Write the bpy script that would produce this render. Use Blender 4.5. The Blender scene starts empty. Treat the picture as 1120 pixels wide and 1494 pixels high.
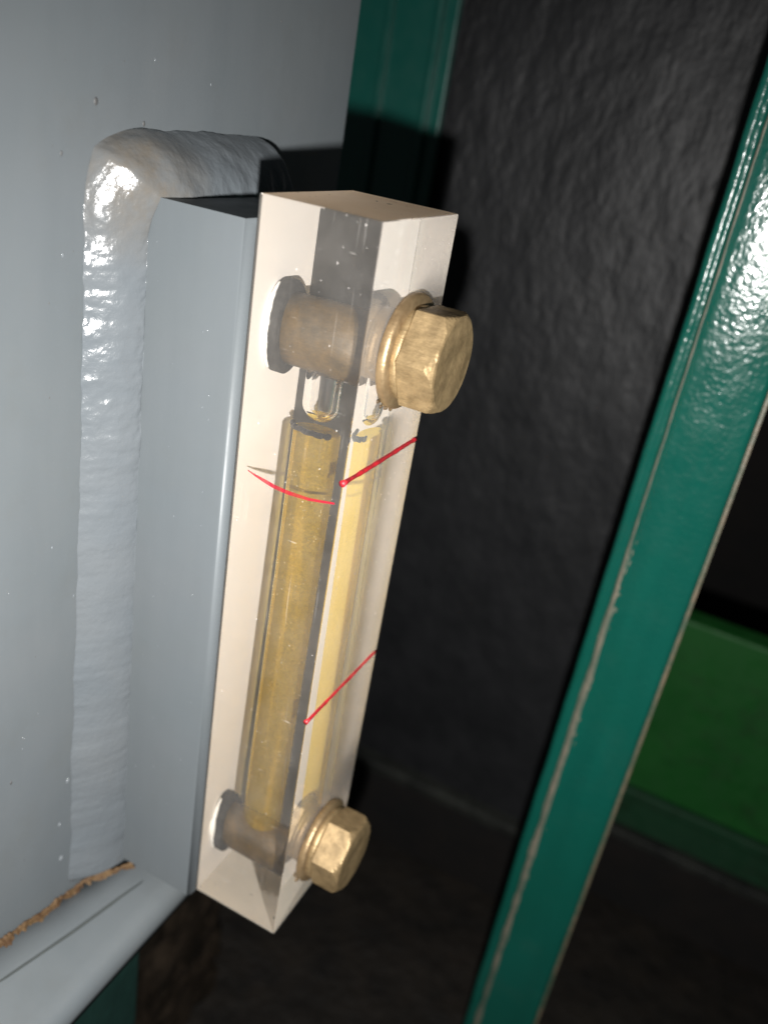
import bpy, bmesh, math, random
from mathutils import Vector, Matrix, noise

random.seed(7)
sc = bpy.context.scene
S = 25.0                                   # all lengths below are metres; one scene unit is 4 cm
sc.unit_settings.scale_length = 1.0 / S

# ------------------------------------------------------------------ camera
RIGHT = Vector((0.8837, 0.4402, 0.1590)); DOWN = Vector((0.3224, -0.3264, -0.8885)); FWD = Vector((-0.3392, 0.8365, -0.4303))
CAM = Vector((0.0810, -0.1233, 0.1769)) * S
cam_data = bpy.data.cameras.new('camera')
cam = bpy.data.objects.new('camera', cam_data); sc.collection.objects.link(cam)
m = Matrix.Identity(4)
for i in range(3):
    m[i][0] = RIGHT[i]; m[i][1] = -DOWN[i]; m[i][2] = -FWD[i]; m[i][3] = CAM[i]
cam.matrix_world = m
cam_data.sensor_fit = 'VERTICAL'; cam_data.sensor_height = 24.0
cam_data.lens = 1253.2 / 1494 * 24.0
cam_data.clip_start = 0.002 * S; cam_data.clip_end = 10 * S
cam_data.dof.use_dof = True; cam_data.dof.focus_distance = 0.158 * S; cam_data.dof.aperture_fstop = 7.6 / S
sc.camera = cam

# ------------------------------------------------------------------ world, flash, exposure
w = bpy.data.worlds.new('World'); sc.world = w; w.use_nodes = True
w.node_tree.nodes['Background'].inputs[0].default_value = (0.85, 0.95, 1.0, 1)
w.node_tree.nodes['Background'].inputs[1].default_value = 0.06
fl = bpy.data.lights.new('phone_flash', 'SPOT')
fl.energy = 6.9 * S * S; fl.color = (1.0, 0.98, 0.955); fl.shadow_soft_size = 0.0022 * S
fl.spot_size = math.radians(132); fl.spot_blend = 1.0
fl.cycles.is_caustics_light = True
flo = bpy.data.objects.new('phone_flash', fl); sc.collection.objects.link(flo)
flo.location = Vector((0.0895, -0.131, 0.1516)) * S
aim = Vector((-0.36, 0.80, -0.52))
flo.rotation_euler = aim.to_track_quat('-Z', 'Y').to_euler()
vs = sc.view_settings
vs.view_transform = 'Standard'; vs.look = 'None'; vs.exposure = 0.0; vs.gamma = 1.0; vs.use_curve_mapping = False
cy = sc.cycles
cy.use_denoising = True
cy.max_bounces = 20; cy.transmission_bounces = 18; cy.glossy_bounces = 8; cy.diffuse_bounces = 5; cy.transparent_max_bounces = 12
cy.caustics_refractive = True; cy.caustics_reflective = True; cy.blur_glossy = 0.6; cy.sample_clamp_indirect = 2.5

# ------------------------------------------------------------------ helpers
def mat(name): 
    m = bpy.data.materials.new(name); m.use_nodes = True
    nt = m.node_tree; nt.nodes.clear()
    out = nt.nodes.new('ShaderNodeOutputMaterial')
    return m, nt, out
def nd(nt, typ, **kw):
    n = nt.nodes.new(typ)
    for k, v in kw.items():
        if k in n.inputs: n.inputs[k].default_value = v
        else: setattr(n, k, v)
    return n
def coords(nt, scale=(1, 1, 1)):
    tc = nd(nt, 'ShaderNodeTexCoord'); mp = nd(nt, 'ShaderNodeMapping'); mp.inputs['Scale'].default_value = [k / S for k in scale]
    nt.links.new(tc.outputs['Object'], mp.inputs['Vector']); return mp.outputs['Vector']
def ntex(nt, vec, scale, detail=3, rough=0.55):
    n = nd(nt, 'ShaderNodeTexNoise', Scale=scale, Detail=detail, Roughness=rough)
    nt.links.new(vec, n.inputs['Vector']); return n.outputs['Fac']
def ramp(nt, fac, stops):
    r = nd(nt, 'ShaderNodeValToRGB'); e = r.color_ramp.elements
    while len(e) < len(stops): e.new(0.5)
    for k, (p, c) in enumerate(stops):
        e[k].position = p; e[k].color = (c if len(c) == 4 else (*c, 1))
    nt.links.new(fac, r.inputs['Fac']); return r.outputs['Color']
def mix(nt, fac, a, b, blend='MIX'):
    n = nd(nt, 'ShaderNodeMix', data_type='RGBA', blend_type=blend)
    for s, v in ((0, fac), (6, a), (7, b)):
        if hasattr(v, 'links') or hasattr(v, 'is_linked'): nt.links.new(v, n.inputs[s])
        else: n.inputs[s].default_value = v if s == 0 else (*v, 1)[:4]
    return n.outputs[2]
def bump(nt, height, dist, strength=1.0, normal=None):
    b = nd(nt, 'ShaderNodeBump', Strength=strength, Distance=dist * S)
    nt.links.new(height, b.inputs['Height'])
    if normal is not None: nt.links.new(normal, b.inputs['Normal'])
    return b.outputs['Normal']
def link(nt, a, b): nt.links.new(a, b)
def g(v): return (v, v, v)

def paint(name, c1, c2, rough=(0.3, 0.42), peel=0.00006, peel_scale=900, dirt=None, dirt_amt=0.0, spec=0.5, big=0.0, streak=0.0):
    """sprayed enamel: two close tones, orange peel, optional dirt film"""
    m, nt, out = mat(name); v = coords(nt)
    base = mix(nt, ramp(nt, ntex(nt, v, 28, 4), [(0.35, g(0)), (0.65, g(1))]), c1, c2)
    if dirt:
        d = ramp(nt, ntex(nt, v, 70, 6, 0.7), [(0.52, g(0)), (0.78, g(dirt_amt))])
        base = mix(nt, d, base, dirt)
    if streak:                             # faint runs, wipe marks and settled dust
        st = ramp(nt, ntex(nt, coords(nt, (1, 1, 0.12)), 140, 4, 0.6), [(0.40, g(0)), (0.66, g(streak))])
        base = mix(nt, st, base, [k * 0.78 for k in c1])
        du = ramp(nt, ntex(nt, v, 2200, 2, 0.5), [(0.69, g(0)), (0.75, g(streak * 0.9))])
        base = mix(nt, du, base, [min(1, k * 1.7) for k in c1])
        sm = ramp(nt, ntex(nt, v, 17, 5, 0.65), [(0.42, g(0)), (0.60, g(streak))])
        base = mix(nt, sm, base, [k * q for k, q in zip(c1, (0.93, 0.96, 0.90))])
    p = nd(nt, 'ShaderNodeBsdfPrincipled'); link(nt, base, p.inputs['Base Color'])
    r = ramp(nt, ntex(nt, v, 160, 4), [(0.3, g(rough[0])), (0.7, g(rough[1]))]); link(nt, r, p.inputs['Roughness'])
    p.inputs['Specular IOR Level'].default_value = spec
    nb = bump(nt, ntex(nt, v, peel_scale, 2, 0.5), peel)
    if big: nb = bump(nt, ntex(nt, v, 90, 2), big, normal=nb)
    link(nt, nb, p.inputs['Normal']); link(nt, p.outputs[0], out.inputs[0])
    return m

def link_obj(o, parent=None):
    sc.collection.objects.link(o)
    if parent is not None: o.parent = parent
    return o
def obj(name, bm, material, parent=None, smooth=False):
    me = bpy.data.meshes.new(name); bmesh.ops.scale(bm, vec=(S, S, S), verts=bm.verts[:]); bm.normal_update(); bm.to_mesh(me); bm.free()
    me.materials.append(material)
    if smooth:
        for p in me.polygons: p.use_smooth = True
    return link_obj(bpy.data.objects.new(name, me), parent)
def empty(name, loc=(0, 0, 0)):
    o = bpy.data.objects.new(name, None); o.empty_display_size = 0.01 * S; o.location = Vector(loc) * S
    return link_obj(o)
def tag(o, label, cat=None, group=None, kind=None):
    o['label'] = label
    if cat: o['category'] = cat
    if group: o['group'] = group
    if kind: o['kind'] = kind
    return o
def bx(bm, x0, x1, y0, y1, z0, z1):
    vs_ = [bm.verts.new((x, y, z)) for x in (x0, x1) for y in (y0, y1) for z in (z0, z1)]
    for f in ((0, 1, 3, 2), (4, 6, 7, 5), (0, 4, 5, 1), (2, 3, 7, 6), (0, 2, 6, 4), (1, 5, 7, 3)):
        bm.faces.new([vs_[i] for i in f])
    return vs_
def box(x0, x1, y0, y1, z0, z1, bev=0.0, seg=2):
    bm = bmesh.new(); bx(bm, x0, x1, y0, y1, z0, z1)
    if bev: bmesh.ops.bevel(bm, geom=bm.edges[:], offset=bev, segments=seg, profile=0.6, affect='EDGES')
    return bm
def lathe_x(profile, n=48, close=True, center=(0, 0)):
    """profile: list of (x, r); revolves about the X axis through y,z = center"""
    bm = bmesh.new(); rings = []
    for x, r in profile:
        rings.append([bm.verts.new((x, center[0] + r * math.cos(2 * math.pi * k / n), center[1] + r * math.sin(2 * math.pi * k / n))) for k in range(n)])
    for a_, b_ in zip(rings, rings[1:]):
        for k in range(n): bm.faces.new((a_[k], a_[(k + 1) % n], b_[(k + 1) % n], b_[k]))
    if close:
        bm.faces.new(rings[0][::-1]); bm.faces.new(rings[-1])
    bmesh.ops.recalc_face_normals(bm, faces=bm.faces[:])
    return bm
def lathe_z(profile, n=48, center=(0, 0), cap0=True, cap1=True):
    bm = bmesh.new(); rings = []
    for z, r in profile:
        rings.append([bm.verts.new((center[0] + r * math.cos(2 * math.pi * k / n), center[1] + r * math.sin(2 * math.pi * k / n), z)) for k in range(n)])
    for a_, b_ in zip(rings, rings[1:]):
        for k in range(n): bm.faces.new((a_[k], a_[(k + 1) % n], b_[(k + 1) % n], b_[k]))
    if cap0: bm.faces.new(rings[0][::-1])
    if cap1: bm.faces.new(rings[-1])
    bmesh.ops.recalc_face_normals(bm, faces=bm.faces[:])
    return bm
def tube(pts, rads, n=10):
    bm = bmesh.new(); rings = []
    pts = [Vector(p) for p in pts]
    for i, p in enumerate(pts):
        t = (pts[min(i + 1, len(pts) - 1)] - pts[max(i - 1, 0)]).normalized()
        u = t.orthogonal().normalized() if i == 0 else (u0 - t * u0.dot(t)).normalized()
        u0 = u; v_ = t.cross(u)
        r = rads[i] if isinstance(rads, (list, tuple)) else rads
        rings.append([bm.verts.new(p + (u * math.cos(2 * math.pi * k / n) + v_ * math.sin(2 * math.pi * k / n)) * r) for k in range(n)])
    for a_, b_ in zip(rings, rings[1:]):
        for k in range(n): bm.faces.new((a_[k], a_[(k + 1) % n], b_[(k + 1) % n], b_[k]))
    bm.faces.new(rings[0][::-1]); bm.faces.new(rings[-1])
    bmesh.ops.recalc_face_normals(bm, faces=bm.faces[:])
    return bm
def fbm(v, s, seed=0.0): return noise.fractal(Vector(v) * s + Vector((seed, seed * 1.7, -seed)), 1.0, 2.0, 4)

# ------------------------------------------------------------------ materials
M_grey = paint('grey_enamel', (0.0752, 0.0855, 0.0923), (0.0812, 0.0897, 0.0949), (0.42, 0.54), 0.000012, 1400, dirt=(0.07, 0.07, 0.066), dirt_amt=0.25, spec=0.3, big=0.00005, streak=0.16)
M_bar = paint('grey_enamel_bar', (0.0701, 0.0795, 0.0855), (0.0744, 0.0821, 0.0872), (0.42, 0.54), 0.000012, 1400, dirt=(0.065, 0.065, 0.06), dirt_amt=0.15, spec=0.3, big=0.00004, streak=0.16)
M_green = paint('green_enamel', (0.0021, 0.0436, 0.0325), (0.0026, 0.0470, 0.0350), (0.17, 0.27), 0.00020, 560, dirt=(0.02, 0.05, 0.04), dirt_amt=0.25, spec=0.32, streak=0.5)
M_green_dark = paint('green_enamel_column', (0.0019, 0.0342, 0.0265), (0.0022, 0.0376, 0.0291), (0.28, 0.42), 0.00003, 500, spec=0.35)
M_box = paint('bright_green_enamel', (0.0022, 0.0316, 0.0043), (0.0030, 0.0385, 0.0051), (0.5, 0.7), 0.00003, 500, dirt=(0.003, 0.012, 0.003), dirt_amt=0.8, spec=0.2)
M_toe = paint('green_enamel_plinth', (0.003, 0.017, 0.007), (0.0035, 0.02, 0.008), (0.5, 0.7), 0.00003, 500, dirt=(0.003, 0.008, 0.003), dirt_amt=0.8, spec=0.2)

def weld_mat():
    m, nt, out = mat('painted_weld'); v = coords(nt)
    base = mix(nt, ramp(nt, ntex(nt, v, 40, 4), [(0.35, g(0)), (0.65, g(1))]), (0.0718, 0.0812, 0.0889), (0.0795, 0.0872, 0.0932))
    # brownish grime gathered on the bend of the bead
    sx = nd(nt, 'ShaderNodeVectorMath', operation='DISTANCE'); link(nt, v, sx.inputs[0]); sx.inputs[1].default_value = (-0.024, -0.001, 0.1585)
    fall = nd(nt, 'ShaderNodeMapRange'); fall.inputs[1].default_value = 0.016; fall.inputs[2].default_value = 0.004; link(nt, sx.outputs['Value'], fall.inputs[0])
    mul = nd(nt, 'ShaderNodeMath', operation='MULTIPLY'); link(nt, fall.outputs[0], mul.inputs[0])
    link(nt, ramp(nt, ntex(nt, v, 220, 5, 0.7), [(0.3, g(0.25)), (0.7, g(0.8))]), mul.inputs[1])
    base = mix(nt, mul.outputs[0], base, (0.0838, 0.0684, 0.0496))
    p = nd(nt, 'ShaderNodeBsdfPrincipled'); link(nt, base, p.inputs['Base Color'])
    p.inputs['Roughness'].default_value = 0.2
    vo = nd(nt, 'ShaderNodeTexVoronoi', Scale=900.0); link(nt, v, vo.inputs['Vector'])
    n1 = bump(nt, vo.outputs['Distance'], 0.00004, 0.9)
    n2 = bump(nt, ntex(nt, v, 800, 3, 0.6), 0.00012, normal=n1)
    link(nt, n2, p.inputs['Normal']); link(nt, p.outputs[0], out.inputs[0]); return m
M_weld = weld_mat()

def panel_mat():
    m, nt, out = mat('black_foam_lining'); v = coords(nt)
    base = mix(nt, ramp(nt, ntex(nt, v, 60, 4), [(0.35, g(0)), (0.7, g(1))]), (0.0045, 0.0048, 0.0054), (0.0075, 0.0078, 0.0086))
    p = nd(nt, 'ShaderNodeBsdfPrincipled'); link(nt, base, p.inputs['Base Color']); p.inputs['Roughness'].default_value = 0.52; p.inputs['Specular IOR Level'].default_value = 0.2
    v2 = coords(nt, (1, 1, 0.55))
    h = ntex(nt, v2, 240, 2, 0.5)
    link(nt, bump(nt, ntex(nt, v2, 520, 2), 0.00028, normal=bump(nt, h, 0.00042)), p.inputs['Normal']); link(nt, p.outputs[0], out.inputs[0]); return m
M_panel = panel_mat()

def simple(name, c, rough=0.5, metal=0.0, bscale=None, bdist=0.0, c2=None, cs=60, spec=0.5):
    m, nt, out = mat(name); v = coords(nt)
    p = nd(nt, 'ShaderNodeBsdfPrincipled'); p.inputs['Roughness'].default_value = rough; p.inputs['Metallic'].default_value = metal
    p.inputs['Specular IOR Level'].default_value = spec
    if c2: link(nt, mix(nt, ramp(nt, ntex(nt, v, cs, 5, 0.65), [(0.38, g(0)), (0.64, g(1))]), c, c2), p.inputs['Base Color'])
    else: p.inputs['Base Color'].default_value = (*c, 1)
    if bscale: link(nt, bump(nt, ntex(nt, v, bscale, 4, 0.6), bdist), p.inputs['Normal'])
    link(nt, p.outputs[0], out.inputs[0]); return m
M_floor = simple('oily_floor', (0.004, 0.0035, 0.003), 0.6, 0, 120, 0.0015, (0.009, 0.0072, 0.0055), 50, spec=0.2)
M_dark = simple('dark_back_wall', (0.003, 0.003, 0.003), 0.8, 0, 60, 0.001, (0.005, 0.004, 0.0035), 30, spec=0.15)
M_brack = simple('grimy_green_paint', (0.002, 0.011, 0.009), 0.5, 0, 200, 0.0004, (0.004, 0.016, 0.013), 60, spec=0.3)
M_grime = simple('brown_grime', (0.035, 0.022, 0.010), 0.6, 0, 1200, 0.0002, (0.09, 0.06, 0.03), 500, spec=0.3)
M_fleck = simple('pale_sediment', (0.62, 0.48, 0.22), 0.5, 0, None, 0, (0.30, 0.22, 0.10), 900)
M_rail = simple('dusty_black_rail', (0.004, 0.0045, 0.004), 0.5, 0, 200, 0.0006, (0.012, 0.013, 0.011), 70, spec=0.3)
M_sludge = simple('oily_sludge', (0.006, 0.0045, 0.003), 0.4, 0, 300, 0.0006, (0.022, 0.016, 0.011), 90, spec=0.35)
M_rust = simple('rust', (0.040, 0.019, 0.007), 0.75, 0, 900, 0.0003, (0.080, 0.048, 0.020), 420, spec=0.3)
M_primer = simple('worn_primer_edge', (0.085, 0.066, 0.042), 0.5, 0, 700, 0.0002, (0.03, 0.045, 0.028), 180)
M_worn = simple('worn_bare_edge', (0.12, 0.105, 0.08), 0.45, 0.0, 700, 0.0003, (0.05, 0.065, 0.048), 90)
M_speck = simple('dark_speck', (0.05, 0.05, 0.05), 0.5)
M_drop = simple('paint_drip', (0.10, 0.11, 0.118), 0.12)
M_red = simple('red_paint', (0.28, 0.006, 0.012), 0.5, 0, 900, 0.0001, (0.13, 0.006, 0.008), 700)
M_ring = simple('grey_seal_rubber', (0.016, 0.015, 0.014), 0.7, 0, 800, 0.0002, (0.03, 0.028, 0.026), 300, spec=0.2)
M_white = simple('white_crescent', (0.85, 0.84, 0.80), 0.4)
M_menis = simple('tir_dark_rim', (0.022, 0.018, 0.020), 0.4, 0, 900, 0.0003, (0.06, 0.052, 0.055), 500)
M_line = simple('dark_line', (0.03, 0.035, 0.034), 0.6)

def brass(name, c1, c2, rough, brushed=True, metal=0.85):
    m, nt, out = mat(name); v = coords(nt, (1, 1, 1))
    base = mix(nt, ramp(nt, ntex(nt, v, 230, 6, 0.7), [(0.35, g(0)), (0.62, g(1))]), c1, c2)
    p = nd(nt, 'ShaderNodeBsdfPrincipled'); link(nt, base, p.inputs['Base Color'])
    p.inputs['Metallic'].default_value = metal
    link(nt, ramp(nt, ntex(nt, v, 400, 4), [(0.3, g(rough - 0.07)), (0.7, g(rough + 0.08))]), p.inputs['Roughness'])
    n1 = bump(nt, ntex(nt, coords(nt, (0.25, 1, 1)), 1600, 3, 0.65), 0.00009)
    n2 = bump(nt, ntex(nt, v, 420, 5, 0.65), 0.00005, normal=n1)
    link(nt, n2, p.inputs['Normal']); link(nt, p.outputs[0], out.inputs[0]); return m
M_brass = brass('yellow_plated_steel', (0.2650, 0.1880, 0.0957), (0.1453, 0.1009, 0.0496), 0.5, metal=0.62)
M_washer = brass('copper_washer', (0.2650, 0.1880, 0.1026), (0.1709, 0.1154, 0.0598), 0.42, metal=0.7)
M_shank = brass('oily_bolt_shank', (0.036, 0.021, 0.003), (0.080, 0.045, 0.008), 0.6, metal=0.0)

IOR = 1.49
def acrylic(name, lo, hi, rough=0.0, low_pale=0.0):
    m, nt, out = mat(name); v = coords(nt)
    gl = nd(nt, 'ShaderNodeBsdfGlass', IOR=IOR, Roughness=rough); gl.inputs['Color'].default_value = (1.0, 0.985, 0.96, 1)
    df = nd(nt, 'ShaderNodeBsdfDiffuse'); df.inputs['Color'].default_value = (0.78, 0.735, 0.69, 1)
    # dust film and fine specks; heavier film on the front paints in extra brightness
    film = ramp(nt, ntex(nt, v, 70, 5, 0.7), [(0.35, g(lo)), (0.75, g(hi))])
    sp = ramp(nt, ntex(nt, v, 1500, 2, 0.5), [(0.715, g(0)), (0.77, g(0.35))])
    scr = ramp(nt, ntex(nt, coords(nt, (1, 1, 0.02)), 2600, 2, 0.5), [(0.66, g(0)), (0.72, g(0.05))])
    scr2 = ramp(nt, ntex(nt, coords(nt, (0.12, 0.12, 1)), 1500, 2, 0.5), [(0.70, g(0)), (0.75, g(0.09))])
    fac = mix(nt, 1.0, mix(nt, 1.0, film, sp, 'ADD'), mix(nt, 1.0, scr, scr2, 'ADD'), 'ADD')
    if low_pale:                             # pale diffuse painted in toward the lower end to brighten a dark wedge
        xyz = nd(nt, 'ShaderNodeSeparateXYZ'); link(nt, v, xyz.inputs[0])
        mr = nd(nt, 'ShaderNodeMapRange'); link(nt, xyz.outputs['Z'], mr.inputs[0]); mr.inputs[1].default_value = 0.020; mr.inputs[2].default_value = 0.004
        pale_z = nd(nt, 'ShaderNodeMath', operation='MULTIPLY'); link(nt, mr.outputs[0], pale_z.inputs[0])
        link(nt, ramp(nt, ntex(nt, v, 160, 5, 0.7), [(0.3, g(low_pale * 0.6)), (0.7, g(low_pale))]), pale_z.inputs[1])
        fac = mix(nt, 1.0, fac, pale_z.outputs[0], 'ADD')
    ms = nd(nt, 'ShaderNodeMixShader'); link(nt, fac, ms.inputs[0]); link(nt, gl.outputs[0], ms.inputs[1]); link(nt, df.outputs[0], ms.inputs[2])
    link(nt, ms.outputs[0], out.inputs[0]); return m
M_acrylic = acrylic('clear_acrylic', 0.019, 0.046); M_acrylic_front = acrylic('brightened_acrylic', 0.09, 0.14); M_acrylic_far = acrylic('ground_acrylic', 0.03, 0.06, 0.42, 0.55)
def sawn(name, transl):
    m, nt, out = mat(name); v = coords(nt)
    spots = ramp(nt, ntex(nt, v, 420, 2), [(0.70, g(0)), (0.74, g(1))])
    colr = mix(nt, spots, mix(nt, ntex(nt, v, 120, 5), (0.95, 0.84, 0.73), (0.80, 0.66, 0.52)) if transl else mix(nt, ntex(nt, v, 90, 5), (0.66, 0.61, 0.54), (0.46, 0.42, 0.36)), (0.05, 0.03, 0.02))
    df = nd(nt, 'ShaderNodeBsdfDiffuse'); link(nt, colr, df.inputs['Color'])
    if transl:
        tl = nd(nt, 'ShaderNodeBsdfTranslucent'); link(nt, colr, tl.inputs['Color'])
        ms = nd(nt, 'ShaderNodeMixShader'); ms.inputs[0].default_value = 0.85
        link(nt, df.outputs[0], ms.inputs[1]); link(nt, tl.outputs[0], ms.inputs[2]); link(nt, ms.outputs[0], out.inputs[0])
    else: link(nt, df.outputs[0], out.inputs[0])
    return m
M_frost = sawn('sawn_acrylic_end', True); M_sawn = sawn('sawn_bottom', False)
def backing():
    m, nt, out = mat('cream_backing'); v = coords(nt)
    df = nd(nt, 'ShaderNodeBsdfDiffuse')
    link(nt, mix(nt, ntex(nt, v, 50, 4), (0.955, 0.905, 0.855), (0.935, 0.88, 0.825)), df.inputs['Color'])
    link(nt, df.outputs[0], out.inputs[0]); return m
M_back = backing()
def oil():
    m, nt, out = mat('amber_oil'); v = coords(nt)
    gl = nd(nt, 'ShaderNodeBsdfGlass', IOR=1.46 / IOR, Roughness=0.02); gl.inputs['Color'].default_value = (0.99, 0.88, 0.42, 1)
    df = nd(nt, 'ShaderNodeBsdfDiffuse'); df.inputs['Color'].default_value = (0.74, 0.50, 0.06, 1)
    fac = ramp(nt, ntex(nt, v, 1900, 2, 0.6), [(0.32, g(0.11)), (0.72, g(0.20))])
    ms = nd(nt, 'ShaderNodeMixShader'); link(nt, fac, ms.inputs[0]); link(nt, gl.outputs[0], ms.inputs[1]); link(nt, df.outputs[0], ms.inputs[2])
    link(nt, ms.outputs[0], out.inputs[0]); return m
M_oil = oil()
def air():
    m, nt, out = mat('air_pocket_wall')
    gl = nd(nt, 'ShaderNodeBsdfGlass', IOR=1.0 / IOR, Roughness=0.04)
    link(nt, gl.outputs[0], out.inputs[0]); return m
M_air = air()
def red_film():
    m, nt, out = mat('patchy_red_film'); v = coords(nt, (1, 1, 1))
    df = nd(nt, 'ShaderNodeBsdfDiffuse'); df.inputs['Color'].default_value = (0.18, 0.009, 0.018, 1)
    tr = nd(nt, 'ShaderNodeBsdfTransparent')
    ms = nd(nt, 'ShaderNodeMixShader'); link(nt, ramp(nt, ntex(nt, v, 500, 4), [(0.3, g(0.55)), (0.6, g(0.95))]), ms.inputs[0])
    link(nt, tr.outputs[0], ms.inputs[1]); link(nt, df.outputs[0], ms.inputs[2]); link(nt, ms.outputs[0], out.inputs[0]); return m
M_arc = red_film()

# ------------------------------------------------------------------ the setting
XW = -0.028                                # face of the tank wall
fz = -0.160; ZB = -0.115                 # floor, and the foot of the lining
bm = bmesh.new()
N = 70
gv = [[bm.verts.new((-0.30 + 0.85 * i / N, -0.15 + 0.62 * j / N, fz + 0.0016 * fbm((i * 0.011, j * 0.011, 0), 45))) for j in range(N + 1)] for i in range(N + 1)]
for i in range(N):
    for j in range(N): bm.faces.new((gv[i][j], gv[i + 1][j], gv[i + 1][j + 1], gv[i][j + 1]))
floor = obj('floor', bm, M_floor, smooth=True); floor['kind'] = 'structure'; tag(floor, 'dark oily floor of the machine enclosure')
bw = obj('back_wall', box(-0.3, 0.55, 0.46, 0.47, -0.125, 0.6), M_dark); bw['kind'] = 'structure'; tag(bw, 'black far wall of the enclosure behind the green post')

# lining panel behind the gauge
pn = empty('lining_panel', (0.02, 0.195, fz)); tag(pn, 'black dimpled sound lining panel behind the clear gauge', 'panel')
def child(name, bm, material, parent, smooth=False):
    o = obj(name, bm, material, None, smooth)
    o.parent = parent; o.matrix_parent_inverse = Matrix.Translation(-Vector(parent.location)) if parent.parent is None else Matrix.Identity(4)
    return o
PY = 0.190
bm = bmesh.new(); NX, NZ = 150, 240
gv = [[bm.verts.new((-0.075 + 0.158 * i / NX, PY + 0.0002 * fbm((i * 0.00105, 0, j * 0.0012), 150) + 0.0006 * fbm((i * 0.00105, 5, j * 0.0012), 30), ZB + 0.004 + 0.44 * j / NZ)) for j in range(NZ + 1)] for i in range(NX + 1)]
for i in range(NX):
    for j in range(NZ): bm.faces.new((gv[i][j], gv[i + 1][j], gv[i + 1][j + 1], gv[i][j + 1]))
child('foam_sheet', bm, M_panel, pn, True)
child('backing_plate', box(-0.075, 0.083, PY + 0.004, PY + 0.0075, ZB, 0.33, 0.0006), M_dark, pn)
child('bottom_rail', box(-0.075, 0.083, PY - 0.007, PY + 0.0037, ZB - 0.002, ZB + 0.0045, 0.0016), M_rail, pn)
child('kick_plate', box(-0.075, 0.083, PY - 0.003, PY + 0.003, fz, ZB - 0.0022, 0.0004), M_dark, pn)

# green column between tank and lining
col = empty('frame_column', (-0.07, PY - 0.006, fz)); tag(col, 'dark green folded steel column behind the grey tank edge', 'column')
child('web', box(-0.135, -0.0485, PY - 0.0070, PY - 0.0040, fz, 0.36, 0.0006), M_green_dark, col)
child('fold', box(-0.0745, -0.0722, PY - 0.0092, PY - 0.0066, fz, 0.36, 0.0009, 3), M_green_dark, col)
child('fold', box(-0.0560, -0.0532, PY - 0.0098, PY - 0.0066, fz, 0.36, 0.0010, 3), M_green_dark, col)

# green post in front of the lining
QY = 0.102
post = empty('frame_post', (0.071, QY + 0.008, fz)); tag(post, 'glossy green painted steel post with worn pale edge, right side', 'post')
bm = bmesh.new()                           # folded channel section, extruded in z
sec = [(0.0589, 0.018), (0.0589, 0.0030), (0.0593, 0.0017), (0.0602, 0.0010), (0.0612, 0.0012), (0.0620, 0.0017), (0.0626, 0.0016), (0.0632, 0.0008), (0.0642, 0.0001), (0.0655, 0.0), (0.0818, 0.0), (0.0829, 0.0004), (0.0833, 0.0016), (0.0833, 0.018)]
zs = [fz - 0.002 + 0.52 * k / 80 for k in range(81)]
rr = [[bm.verts.new((x + 0.00022 * fbm((x, 0, z), 60), QY + y, z)) for x, y in sec] for z in zs]
for a_, b_ in zip(rr, rr[1:]):
    for k in range(len(sec)): bm.faces.new((a_[k], a_[(k + 1) % len(sec)], b_[(k + 1) % len(sec)], b_[k]))
bmesh.ops.recalc_face_normals(bm, faces=bm.faces[:])
chn = child('channel', bm, M_green, post, True)
bm = bmesh.new()                           # strip along the left fold where the paint is rubbed through
rr = []
for k in range(161):
    z = fz + 0.50 * k / 160; low = max(0, min(1, (0.085 - z) / 0.05)); wd = 0.00032 + 0.00006 * fbm((0, 2, z), 200) + 0.0009 * low * (0.75 + 0.7 * fbm((0, 0, z), 90)); c = 0.0633 + 0.00055 * low + 0.0002 * fbm((1, 0, z), 70)
    wd = max(wd, 0.0002)
    rr.append([bm.verts.new((c - wd, QY + 0.0009, z)), bm.verts.new((c - wd * 0.6, QY + 0.0004, z)), bm.verts.new((c + wd * 0.4, QY - 0.0001, z)), bm.verts.new((c + wd, QY - 0.00012, z)), bm.verts.new((c + wd, QY + 0.0012, z)), bm.verts.new((c - wd, QY + 0.0016, z))])
for a_, b_ in zip(rr, rr[1:]):
    for k in range(6): bm.faces.new((a_[k], a_[(k + 1) % 6], b_[(k + 1) % 6], b_[k]))
bmesh.ops.recalc_face_normals(bm, faces=bm.faces[:])
child('worn_edge', bm, M_worn, post, True)
bm = bmesh.new()                           # chips and scuffs along both folds, too small to pick apart
for k in range(90):
    z = random.choice((0.055, 0.02, -0.03, -0.07)) + random.gauss(0, 0.014)
    x = 0.0640 + abs(random.gauss(0, 0.0006)); r = random.uniform(0.00008, 0.0003)
    res = bmesh.ops.create_icosphere(bm, subdivisions=2, radius=1.0, matrix=Matrix.Translation((x, QY + 0.00002, z)) @ Matrix.Diagonal((r, 0.00005, r * random.uniform(2, 6), 1)))
    for v in res['verts']: v.co += Vector((fbm(v.co, 1200), 0, fbm(v.co, 1200, 4))) * r * 0.9
chips = child('paint_chips', bm, M_worn, post, True); chips['kind'] = 'stuff'
child('rim', box(0.0832, 0.0843, QY + 0.001, QY + 0.0045, fz, 0.36, 0.0003), M_primer, post)

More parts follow.
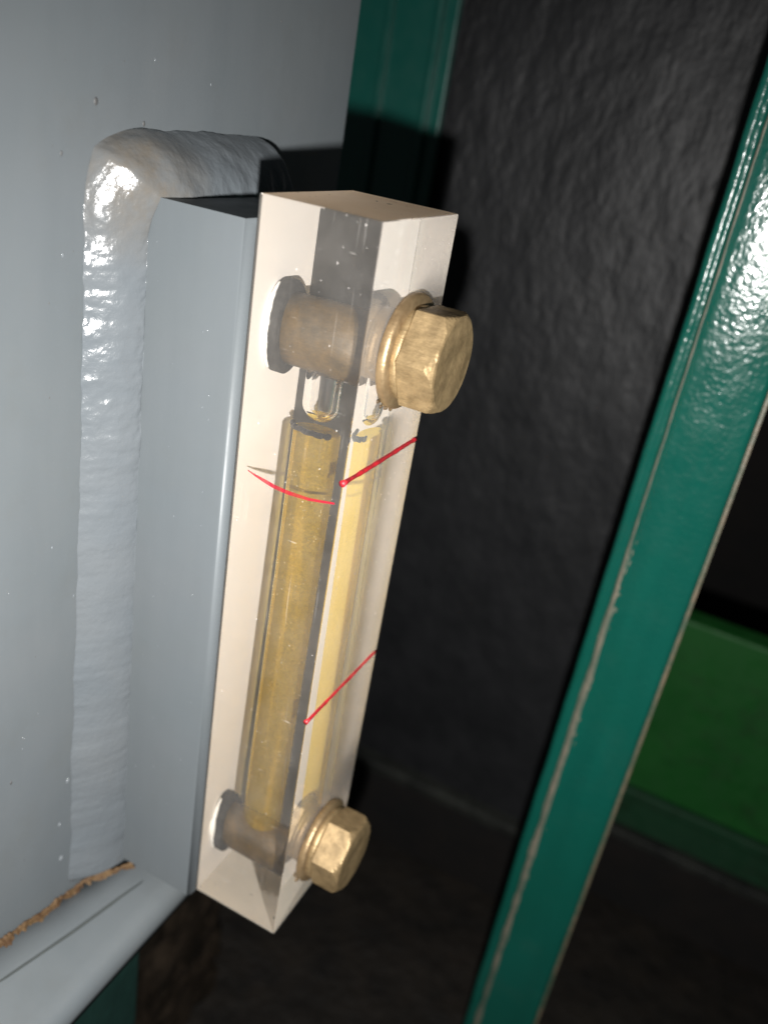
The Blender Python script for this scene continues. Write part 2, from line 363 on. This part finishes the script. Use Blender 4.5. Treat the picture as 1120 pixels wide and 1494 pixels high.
# bright green panel in the dark to the right
GY = 0.216
gb = empty('green_panel', (0.18, GY + 0.004, fz)); tag(gb, 'bright green painted panel low in the dark behind the post', 'panel')
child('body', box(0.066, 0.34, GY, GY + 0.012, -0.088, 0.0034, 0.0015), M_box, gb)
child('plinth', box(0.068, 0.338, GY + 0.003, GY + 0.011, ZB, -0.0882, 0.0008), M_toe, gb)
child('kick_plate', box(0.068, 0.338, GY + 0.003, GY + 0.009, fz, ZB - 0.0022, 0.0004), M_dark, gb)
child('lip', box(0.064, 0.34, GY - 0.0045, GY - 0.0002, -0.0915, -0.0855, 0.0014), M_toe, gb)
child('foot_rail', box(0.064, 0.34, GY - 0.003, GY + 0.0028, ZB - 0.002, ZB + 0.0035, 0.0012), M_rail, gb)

# ------------------------------------------------------------------ the tank with its welded mounting bar
tank = empty('oil_tank', (XW, 0, fz)); tag(tank, 'grey painted steel tank with welded mounting bar, left side', 'tank')
bm = bmesh.new(); bx(bm, XW - 0.006, XW, -0.24, 0.0775, -0.014, 0.42)
bmesh.ops.bevel(bm, geom=[e for e in bm.edges if all(v.co.y > 0.07 for v in e.verts)], offset=0.0006, segments=2, affect='EDGES')
wall = child('side_wall', bm, M_grey, tank)
bm = bmesh.new()                           # rough grimy skirt under the tank
gv = [[bm.verts.new((XW - 0.010 + 0.003 * fbm((y_ * 0.006, 0, z_ * 0.006), 55) + 0.0015 * fbm((y_ * 0.006, 3, z_ * 0.006), 200), -0.10 + 0.1775 * y_ / 50, fz + (-0.0142 - fz) * z_ / 44)) for z_ in range(45)] for y_ in range(51)]
for i in range(50):
    for k in range(44): bm.faces.new((gv[i][k], gv[i + 1][k], gv[i + 1][k + 1], gv[i][k + 1]))
child('skirt', bm, M_sludge, tank, True)
bm = bmesh.new()
vs_ = bx(bm, XW, -0.0008, 0.0, 0.036, -0.0035, 0.1555)
ed = [e for e in bm.edges if all(v.co.x > -0.01 for v in e.verts)]
bmesh.ops.bevel(bm, geom=ed, offset=0.0018, segments=8, profile=0.5, affect='EDGES')
bar = child('mounting_bar', bm, M_bar, tank, False)
for p in bar.data.polygons: p.use_smooth = max(abs(k) for k in p.normal) < 0.995
# weld bead sweeping up the side of the bar and over its top end
def sstep(a_, b_, x):
    t = max(0, min(1, (x - a_) / (b_ - a_))); return t * t * (3 - 2 * t)
ZT, YE = 0.1552, 0.0415
secs = []
LV, LT, TURN = ZT + 0.0045, YE, 0.0075    # lengths of the two legs; the bead turns over this far on either side of the corner
n_sec = 640
for k in range(n_sec):
    u = (LV + LT) * k / (n_sec - 1)
    c = Vector((XW, 0, -0.0045 + u)) if u < LV else Vector((XW, u - LV, ZT))
    t = sstep(LV - TURN, LV + TURN, u); th = t * math.pi / 2
    w1 = (0.0106 + (0.0082 - 0.0106) * sstep(0, 0.14, u)) * (1 - t) + 0.0090 * t
    w2 = 0.0056 * (1 - t) + 0.0096 * t
    secs.append((c, Vector((0, -math.cos(th), math.sin(th))), w1, w2, u, t))
bm = bmesh.new(); rows = []; NP = 30
for i, (c, out, w1, w2, s, t) in enumerate(secs):
    row = []
    w1 = w1 * (1 + 0.07 * (1 - 0.6 * t) * fbm((s, 0, 0), 90) + 0.012 * fbm((s, 3, 0), 350)); w2 = w2 * (1 + 0.06 * (1 - 0.8 * t) * fbm((s, 7, 0), 110))
    rem = LV + LT - s
    end = 1.0 if rem > 0.002 else 0.6 + 0.4 * max(0.0, 1 - (1 - rem / 0.002) ** 2) ** 0.5
    up = 0.22 + 0.78 * sstep(0.080, 0.125, s)
    for k in range(NP + 1):
        ph = math.pi / 2 * k / NP; p_ = 2.35 - 0.5 * t
        a1 = math.cos(ph) ** p_ if k < NP else 0; a2 = math.sin(ph) ** p_
        nrm = (out * math.cos(ph) + Vector((1, 0, 0)) * math.sin(ph))
        p0 = c + (out * w1 * 1.12 * a1 + Vector((1, 0, 0)) * w2 * 1.08 * a2 + nrm * (0.0016 + 0.0002 * t) * math.sin(2 * ph) ** 2) * end
        rip = math.sin((s + 0.0045 * math.sin(ph * 2)) * 2 * math.pi / 0.0042 + 2.0 * fbm(p0, 120))
        d = 0.000006 * rip * up * (1 - 0.7 * t) + 0.00030 * (0.2 + 0.8 * up) * fbm(p0, 170) + 0.00011 * up * fbm(p0, 650, 2.0) * (1 - 0.8 * t) + 0.00035 * t * fbm(p0, 80, 5.0)
        edge = min(1, 3 * math.sin(2 * ph)) if 0 < k < NP else 0
        row.append(bm.verts.new(p0 + nrm * d * (0.15 + 0.85 * edge) + Vector((0.00005, 0, 0)) * (1 - a2)))
    rows.append(row)
for a_, b_ in zip(rows, rows[1:]):
    for k in range(NP): bm.faces.new((a_[k], a_[k + 1], b_[k + 1], b_[k]))
core0 = bm.verts.new(secs[0][0]); core1 = bm.verts.new(secs[-1][0])
for k in range(NP):
    bm.faces.new((core0, rows[0][k + 1], rows[0][k])); bm.faces.new((core1, rows[-1][k], rows[-1][k + 1]))
bmesh.ops.recalc_face_normals(bm, faces=bm.faces[:])
child('weld_bead', bm, M_weld, tank, True)
# bottom flange
bm = bmesh.new()
ys = [-0.24, -0.12, -0.06, -0.033, -0.021, -0.008, 0.010, 0.04, 0.0775]
zi = [0.012, 0.006, 0.001, -0.0028, -0.006, -0.0088, -0.0120, -0.0120, -0.0120]
rows = []
for y, z in zip(ys, zi):
    rows.append([bm.verts.new(p) for p in ((XW + 0.0002, y, z), (-0.0205, y, -0.0085 + (z + 0.0085) * 0.25), (-0.0130, y, -0.0094), (-0.0098, y, -0.0102), (-0.0082, y, -0.0118), (-0.0076, y, -0.0142), (-0.0080, y, -0.0175), (XW + 0.0002, y, -0.0175))])
for a_, b_ in zip(rows, rows[1:]):
    for k in range(8): bm.faces.new((a_[k], a_[(k + 1) % 8], b_[(k + 1) % 8], b_[k]))
bm.faces.new(rows[0][::-1]); bm.faces.new(rows[-1])
bmesh.ops.recalc_face_normals(bm, faces=bm.faces[:])
fl_ = child('bottom_flange', bm, M_grey, tank, True)
pts = [(-0.0236, -0.047, -0.0041), (-0.0222, -0.0385, -0.0055), (-0.0210, -0.029, -0.0070), (-0.0195, -0.0195, -0.0080), (-0.0176, -0.006, -0.0090), (-0.0160, 0.003, -0.0094)]
child('flange_line', tube(pts, [0.0003, 0.0003, 0.0003, 0.00035, 0.0004, 0.0003], 6), M_line, fl_, True)  # thin dark line along the flange top
rp = [(XW + 0.0006, y, z + 0.0003) for y, z in ((-0.12, 0.0063), (-0.085, 0.0034), (-0.060, 0.0013), (-0.048, 0.0005), (-0.04, -0.0008), (-0.0326, -0.0026), (-0.027, -0.0040), (-0.0209, -0.0058), (-0.014, -0.0070), (-0.0100, -0.0076))] + [(-0.0262, -0.0070, -0.0068), (-0.0240, -0.0040, -0.0062), (-0.0215, -0.0008, -0.0052), (-0.0195, 0.0006, -0.0048)]
fine = []
for a_, b_ in zip(rp, rp[1:]):
    for k in range(20): fine.append(Vector(a_).lerp(Vector(b_), k / 20))
fine = [p + Vector((0, 0, 0.0005 * fbm((p.y, 0, 0), 220))) for p in fine]
rb = bmesh.new(); rows = []
for i_, p in enumerate(fine):              # scabby ribbon lying in the seam between wall and flange
    h1 = max(0.0001, 0.0005 + 0.0006 * fbm((p.y, 1, 0), 330) + 0.0006 * fbm((p.y, 2, 0), 1100)); h2 = max(0.0002, 0.0009 + 0.0009 * fbm((p.y, 5, 0), 300) + 0.0008 * fbm((p.y, 6, 0), 1100))
    base_ = [Vector((-0.0002, 0, h1)), Vector((0.0002, 0, h1 * 0.5)), Vector((0.0005, 0, 0)), Vector((h2 * 0.5, 0, -h2 * 0.27)), Vector((h2, 0, -h2 * 0.62 - 0.0002))]
    rows.append([rb.verts.new(p + o_ + Vector((0.3, 0, 1)).normalized() * (0.00022 * fbm(p + o_, 900, 3) + 0.00008) * (0 if q_ in (0, 4) else 1)) for q_, o_ in enumerate(base_)])
for a_, b_ in zip(rows, rows[1:]):
    for k in range(4): rb.faces.new((a_[k], a_[k + 1], b_[k + 1], b_[k]))
child('rust_seam', rb, M_rust, tank, True)
# specks and drips on the wall: too small to pick apart
def blobs(spots, ax, flat=0.35):
    bm = bmesh.new()
    for (x, y, z, r) in spots:
        mtx = Matrix.Translation((x, y, z)) @ Matrix.Diagonal((r * (flat if ax == 0 else 1), r * (flat if ax == 1 else random.uniform(0.7, 1.1)), r * random.uniform(0.9, 1.7), 1))
        res = bmesh.ops.create_icosphere(bm, subdivisions=2, radius=1.0, matrix=mtx)
    return bm
dk = [(XW, -0.0066, 0.1688, 0.00045), (XW, 0.0050, 0.1660, 0.0003), (XW, -0.0140, 0.1608, 0.0003), (XW, 0.0450, 0.1870, 0.0003), (XW, -0.0310, 0.1020, 0.0004), (XW, -0.0280, 0.0400, 0.0003)]
dk += [(XW, random.uniform(-0.06, 0.06), random.uniform(0, 0.2), random.uniform(0.00008, 0.0002)) for _ in range(70)]
s1 = child('dirt_specks', blobs(dk, 0), M_speck, tank, True); s1['kind'] = 'stuff'
dr = [(XW, -0.0125, 0.0285, 0.0006), (XW, -0.0150, 0.0172, 0.0006), (XW, -0.0145, 0.0060, 0.0007), (XW, -0.0090, 0.0205, 0.0003), (XW, -0.0137, 0.1450, 0.0003), (XW, 0.036, 0.191, 0.0002), (XW, -0.0165, 0.0905, 0.0003)]
dr += [(XW, random.uniform(-0.05, 0.05), random.uniform(0, 0.19), random.uniform(0.0001, 0.00025)) for _ in range(40)]
dr += [(random.uniform(-0.02, -0.004), 0.0, random.uniform(0.01, 0.15), random.uniform(0.00008, 0.00018)) for _ in range(25)]
s2 = child('paint_drips', blobs(dr, 0, 0.5), M_drop, tank, True); s2['kind'] = 'stuff'
# bracket under the flange
br = empty('base_bracket', (-0.02, -0.03, fz)); tag(br, 'dark green base bracket under the grey tank flange', 'bracket')
child('plate', box(-0.030, -0.0125, -0.20, -0.003, fz, -0.0180, 0.0015), M_brack, br)
# sludge on the floor
bm = bmesh.new()
lumps = [(-0.070, 0.080, 0.009), (-0.0735, 0.088, 0.007), (-0.066, 0.084, 0.006), (-0.074, 0.096, 0.008), (-0.0605, 0.045, 0.008), (-0.066, 0.052, 0.006), (-0.060, 0.070, 0.007)]
for (x, y, r) in lumps:
    mtx = Matrix.Translation((x, y, fz + 0.0005)) @ Matrix.Diagonal((r, r * random.uniform(0.7, 1.4), r * random.uniform(0.25, 0.45), 1))
    res = bmesh.ops.create_icosphere(bm, subdivisions=3, radius=1.0, matrix=mtx)
    for v in res['verts']: v.co += Vector((fbm(v.co, 160), fbm(v.co, 160, 3), 0.5 * fbm(v.co, 160, 6))) * r * 0.5
sl = obj('sludge', bm, M_sludge, smooth=True); tag(sl, 'brown oily sludge clumps on the dark floor', kind='stuff')

# ------------------------------------------------------------------ the sight gauge
A, B, L = 0.0225, 0.0313, 0.16
YC, XC, R_B = B / 2, A / 2, 0.0048
Z1, Z2, ZO = 0.1372, 0.0174, 0.1200
gauge = empty('sight_gauge', (XC, YC, 0)); tag(gauge, 'clear acrylic oil level gauge with two brass bolts on the bar', 'level gauge')
bm = box(0, A, 0, B, 0, L, 0.00034, 3)
bmesh.ops.split_edges(bm, edges=bm.edges[:])
block = child('acrylic_block', bm, M_acrylic, gauge, True)      # flat faces that carry smooth normals
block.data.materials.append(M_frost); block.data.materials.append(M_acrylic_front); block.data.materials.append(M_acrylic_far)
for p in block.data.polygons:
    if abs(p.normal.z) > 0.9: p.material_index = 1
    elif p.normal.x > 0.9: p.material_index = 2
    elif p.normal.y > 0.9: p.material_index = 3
back = child('backing', box(0.0004, 0.0006, 0.00006, B - 0.00006, 0.0003, L - 0.00006), M_back, gauge)
end = child('sawn_end', box(0.0007, A - 0.0004, 0.0003, B - 0.0003, 0.0004, 0.0006), M_sawn, gauge)
# oil, meniscus and the trapped air above it
prof = [(Z2 + 0.002, R_B), (Z2 + 0.03, R_B), (ZO - 0.02, R_B), (ZO - 0.0004, R_B), (ZO, R_B * 0.93), (ZO, 0.0002)]
oil_o = child('oil_column', lathe_z(prof, 64, (XC, YC)), M_oil, gauge, False)
for p in oil_o.data.polygons: p.use_smooth = True
oil_o.data.set_sharp_from_angle(angle=math.radians(50))
RA = 0.0037
prof = [(ZO + 0.0017 + RA * 0.85 * (1 - math.cos(math.radians(a_))), max(0.0002, RA * math.sin(math.radians(a_)))) for a_ in range(0, 91, 6)] + [(Z1 - 0.0085, RA), (Z1 - 0.003, RA)]
air_o = child('air_bubble', lathe_z(prof, 64, (XC, YC)), M_air, gauge, True)
mp = []
for k in range(61):
    an = math.radians(196 + 122 * k / 60)
    mp.append((XC + (R_B + 0.0003) * math.cos(an), YC + (R_B + 0.0003) * math.sin(an), ZO + 0.0002 + 0.0003 * fbm((k * 0.01, 0, 0), 14)))
child('meniscus_rim', tube(mp, [0.00055 * (1 + 0.35 * fbm((k * 0.01, 3, 0), 22)) for k in range(61)], 8), M_menis, gauge, True)  # dark tone painted in for total internal reflection at the meniscus

sd = bmesh.new()                           # sediment flecks clinging to the bore
for k in range(420):
    an = random.uniform(0, 2 * math.pi); z = random.uniform(Z2 + 0.006, ZO - 0.003); r = random.uniform(0.00004, 0.00012)
    bmesh.ops.create_icosphere(sd, subdivisions=1, radius=1.0, matrix=Matrix.Translation((XC + (R_B + 0.00012) * math.cos(an), YC + (R_B + 0.00012) * math.sin(an), z)) @ Matrix.Rotation(random.uniform(0, 3), 4, 'X') @ Matrix.Diagonal((r, r, r * random.uniform(1, 2.6), 1)))
sed = child('sediment', sd, M_fleck, gauge, True); sed['kind'] = 'stuff'

def hexhead(x0, x1, rc, rot, zc):
    """hexagon prism along x with the round chamfer of a turned bolt head"""
    bm = bmesh.new(); n = 72; rings = []
    def hexr(a_):
        t = (a_ - rot) % (math.pi / 3) - math.pi / 6
        return rc * math.cos(math.pi / 6) / math.cos(t)
    h = x1 - x0
    for x, cap in ((x0, 9), (x0 + 0.0003, 9), (x0 + h * 0.45, 9), (x1 - 0.0016, rc * 1.0), (x1 - 0.0011, rc * 0.965), (x1 - 0.0006, rc * 0.92), (x1 - 0.0002, rc * 0.875), (x1, rc * 0.83), (x1 + 0.00005, rc * 0.5), (x1 - 0.0001, rc * 0.15)):
        ring = []
        for k in range(n):
            a_ = 2 * math.pi * k / n + rot
            r = min(hexr(a_), cap) - (0.0003 if x == x0 else 0)
            if cap == 9 or x < x1 - 0.0011: r *= 1 - 0.008 * (1 if k % 12 == 0 else 0)
            jit = 0.00005 * fbm((x, math.cos(a_) * r, math.sin(a_) * r + zc), 420)
            ring.append(bm.verts.new((x + jit, YC + (r + jit) * math.cos(a_), zc + (r + jit) * math.sin(a_))))
        rings.append(ring)
    for a_, b_ in zip(rings, rings[1:]):
        for k in range(n): bm.faces.new((a_[k], a_[(k + 1) % n], b_[(k + 1) % n], b_[k]))
    bm.faces.new(rings[0][::-1]); bm.faces.new(rings[-1])
    bmesh.ops.recalc_face_normals(bm, faces=bm.faces[:])
    return bm
embedded = [back, oil_o, end, sed]
for zc, rot, ks in ((Z1, math.radians(178), 1.0), (Z2, math.radians(165), 0.95)):
    be = bpy.data.objects.new('bolt', None); be.empty_display_size = 0.005; link_obj(be, gauge); be.location = Vector((A - XC, 0, zc)) * S
    off = Vector(gauge.location) + Vector(be.location)
    def bpart(name, bm, material, smooth=False):
        bmesh.ops.translate(bm, verts=bm.verts[:], vec=-off / S)
        o = obj(name, bm, material, None, smooth); o.parent = be; return o
    bpart('hex_head', hexhead(A + 0.0031, A + 0.0102, 0.0098 * ks, rot, zc), M_brass)
    bpart('washer', lathe_x([(A + 0.00005, 0.0068), (A + 0.00005, 0.0100 * ks), (A + 0.0003, 0.0104 * ks), (A + 0.0015, 0.0105 * ks), (A + 0.0020, 0.0101 * ks), (A + 0.0021, 0.0068)], 64, center=(YC, zc)), M_washer, True)
    bpart('collar', lathe_x([(A + 0.0018, 0.0062), (A + 0.0018, 0.0084), (A + 0.0020, 0.0086), (A + 0.0030, 0.0086), (A + 0.0032, 0.0084), (A + 0.0032, 0.0062)], 64, center=(YC, zc)), M_brass, True)
    sh = bpart('shank', lathe_x([(0.0006, 0.0066), (A * 0.3, 0.0066), (A * 0.6, 0.0068), (A - 0.0002, 0.0068)], 64, center=(YC, zc)), M_shank)
    for p in sh.data.polygons: p.use_smooth = abs(p.normal.x) < 0.3
    rg = bpart('seal_ring', lathe_x([(0.0004, 0.0066), (0.0004, 0.0082), (0.0008, 0.0086), (0.0030, 0.0086), (0.0034, 0.0082), (0.0034, 0.0066)], 64, center=(YC, zc)), M_ring, True)
    # thin white crescent beside the seal ring
    ap = []
    for k in range(41):
        an = math.radians(115 + 120 * k / 40)
        ap.append((0.0012, YC + 0.0089 * math.cos(an), zc + 0.0089 * math.sin(an)))
    cp = bpart('white_arc', tube(ap, [0.0002 + 0.0005 * math.sin(math.pi * k / 40) * (0.8 + 0.5 * fbm((k * 0.01, zc, 0), 30)) for k in range(41)], 8), M_white, True)
    gm = bmesh.new()                       # oily grime caked under the washer
    for k in range(26):
        an = math.radians(random.gauss(262, 34)); rr_ = 0.0104 * ks + random.uniform(-0.0003, 0.0006); r = random.uniform(0.0002, 0.0006)
        res = bmesh.ops.create_icosphere(gm, subdivisions=2, radius=1.0, matrix=Matrix.Translation((A + 0.0002, YC + rr_ * math.cos(an), zc + rr_ * math.sin(an))) @ Matrix.Diagonal((r * 0.7, r * random.uniform(0.7, 1.5), r, 1)))
        for v in res['verts']: v.co += Vector((0, fbm(v.co, 1500), fbm(v.co, 1500, 3))) * r * 0.6
    gr = bpart('grime', gm, M_grime, True); gr['kind'] = 'stuff'
    embedded += [sh, rg, cp]

# red level marks engraved across the front face, and a thin patchy red arc on the side
def mark(z, wd):
    pts = []
    for k in range(25):
        y = -0.0004 + (B - 0.0002) * k / 24
        pts.append((A + 0.00002, y, z + 0.00012 * fbm((y, z, 0), 160)))
    return tube(pts, [wd * (1.3 if k == 0 else 1.1 if k == 1 else 1 + 0.28 * fbm((k * 0.02, z, 0), 40)) for k in range(25)], 8)
child('red_mark', mark(0.1160, 0.00050), M_red, gauge, True)
child('red_mark', mark(0.0632, 0.00042), M_red, gauge, True)
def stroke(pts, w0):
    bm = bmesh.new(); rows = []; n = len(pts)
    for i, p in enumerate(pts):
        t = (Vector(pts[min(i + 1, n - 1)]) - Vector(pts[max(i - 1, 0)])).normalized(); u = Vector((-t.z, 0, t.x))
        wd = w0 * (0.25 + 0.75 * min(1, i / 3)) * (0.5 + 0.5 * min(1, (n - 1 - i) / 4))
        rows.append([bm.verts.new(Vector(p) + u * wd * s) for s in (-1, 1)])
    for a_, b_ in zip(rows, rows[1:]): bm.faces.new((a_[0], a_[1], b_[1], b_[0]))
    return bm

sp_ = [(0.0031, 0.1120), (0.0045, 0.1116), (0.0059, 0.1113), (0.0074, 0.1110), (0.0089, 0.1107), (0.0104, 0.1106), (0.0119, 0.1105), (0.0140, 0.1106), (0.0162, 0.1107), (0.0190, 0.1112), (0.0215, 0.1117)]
child('red_arc', stroke([(x, -0.00006, z) for x, z in sp_], 0.0004), M_arc, gauge)

# light through the clear block: real refracted light from the flash
for o in (block, oil_o): o.cycles.is_caustics_caster = True
for o in embedded: o.cycles.is_caustics_receiver = True
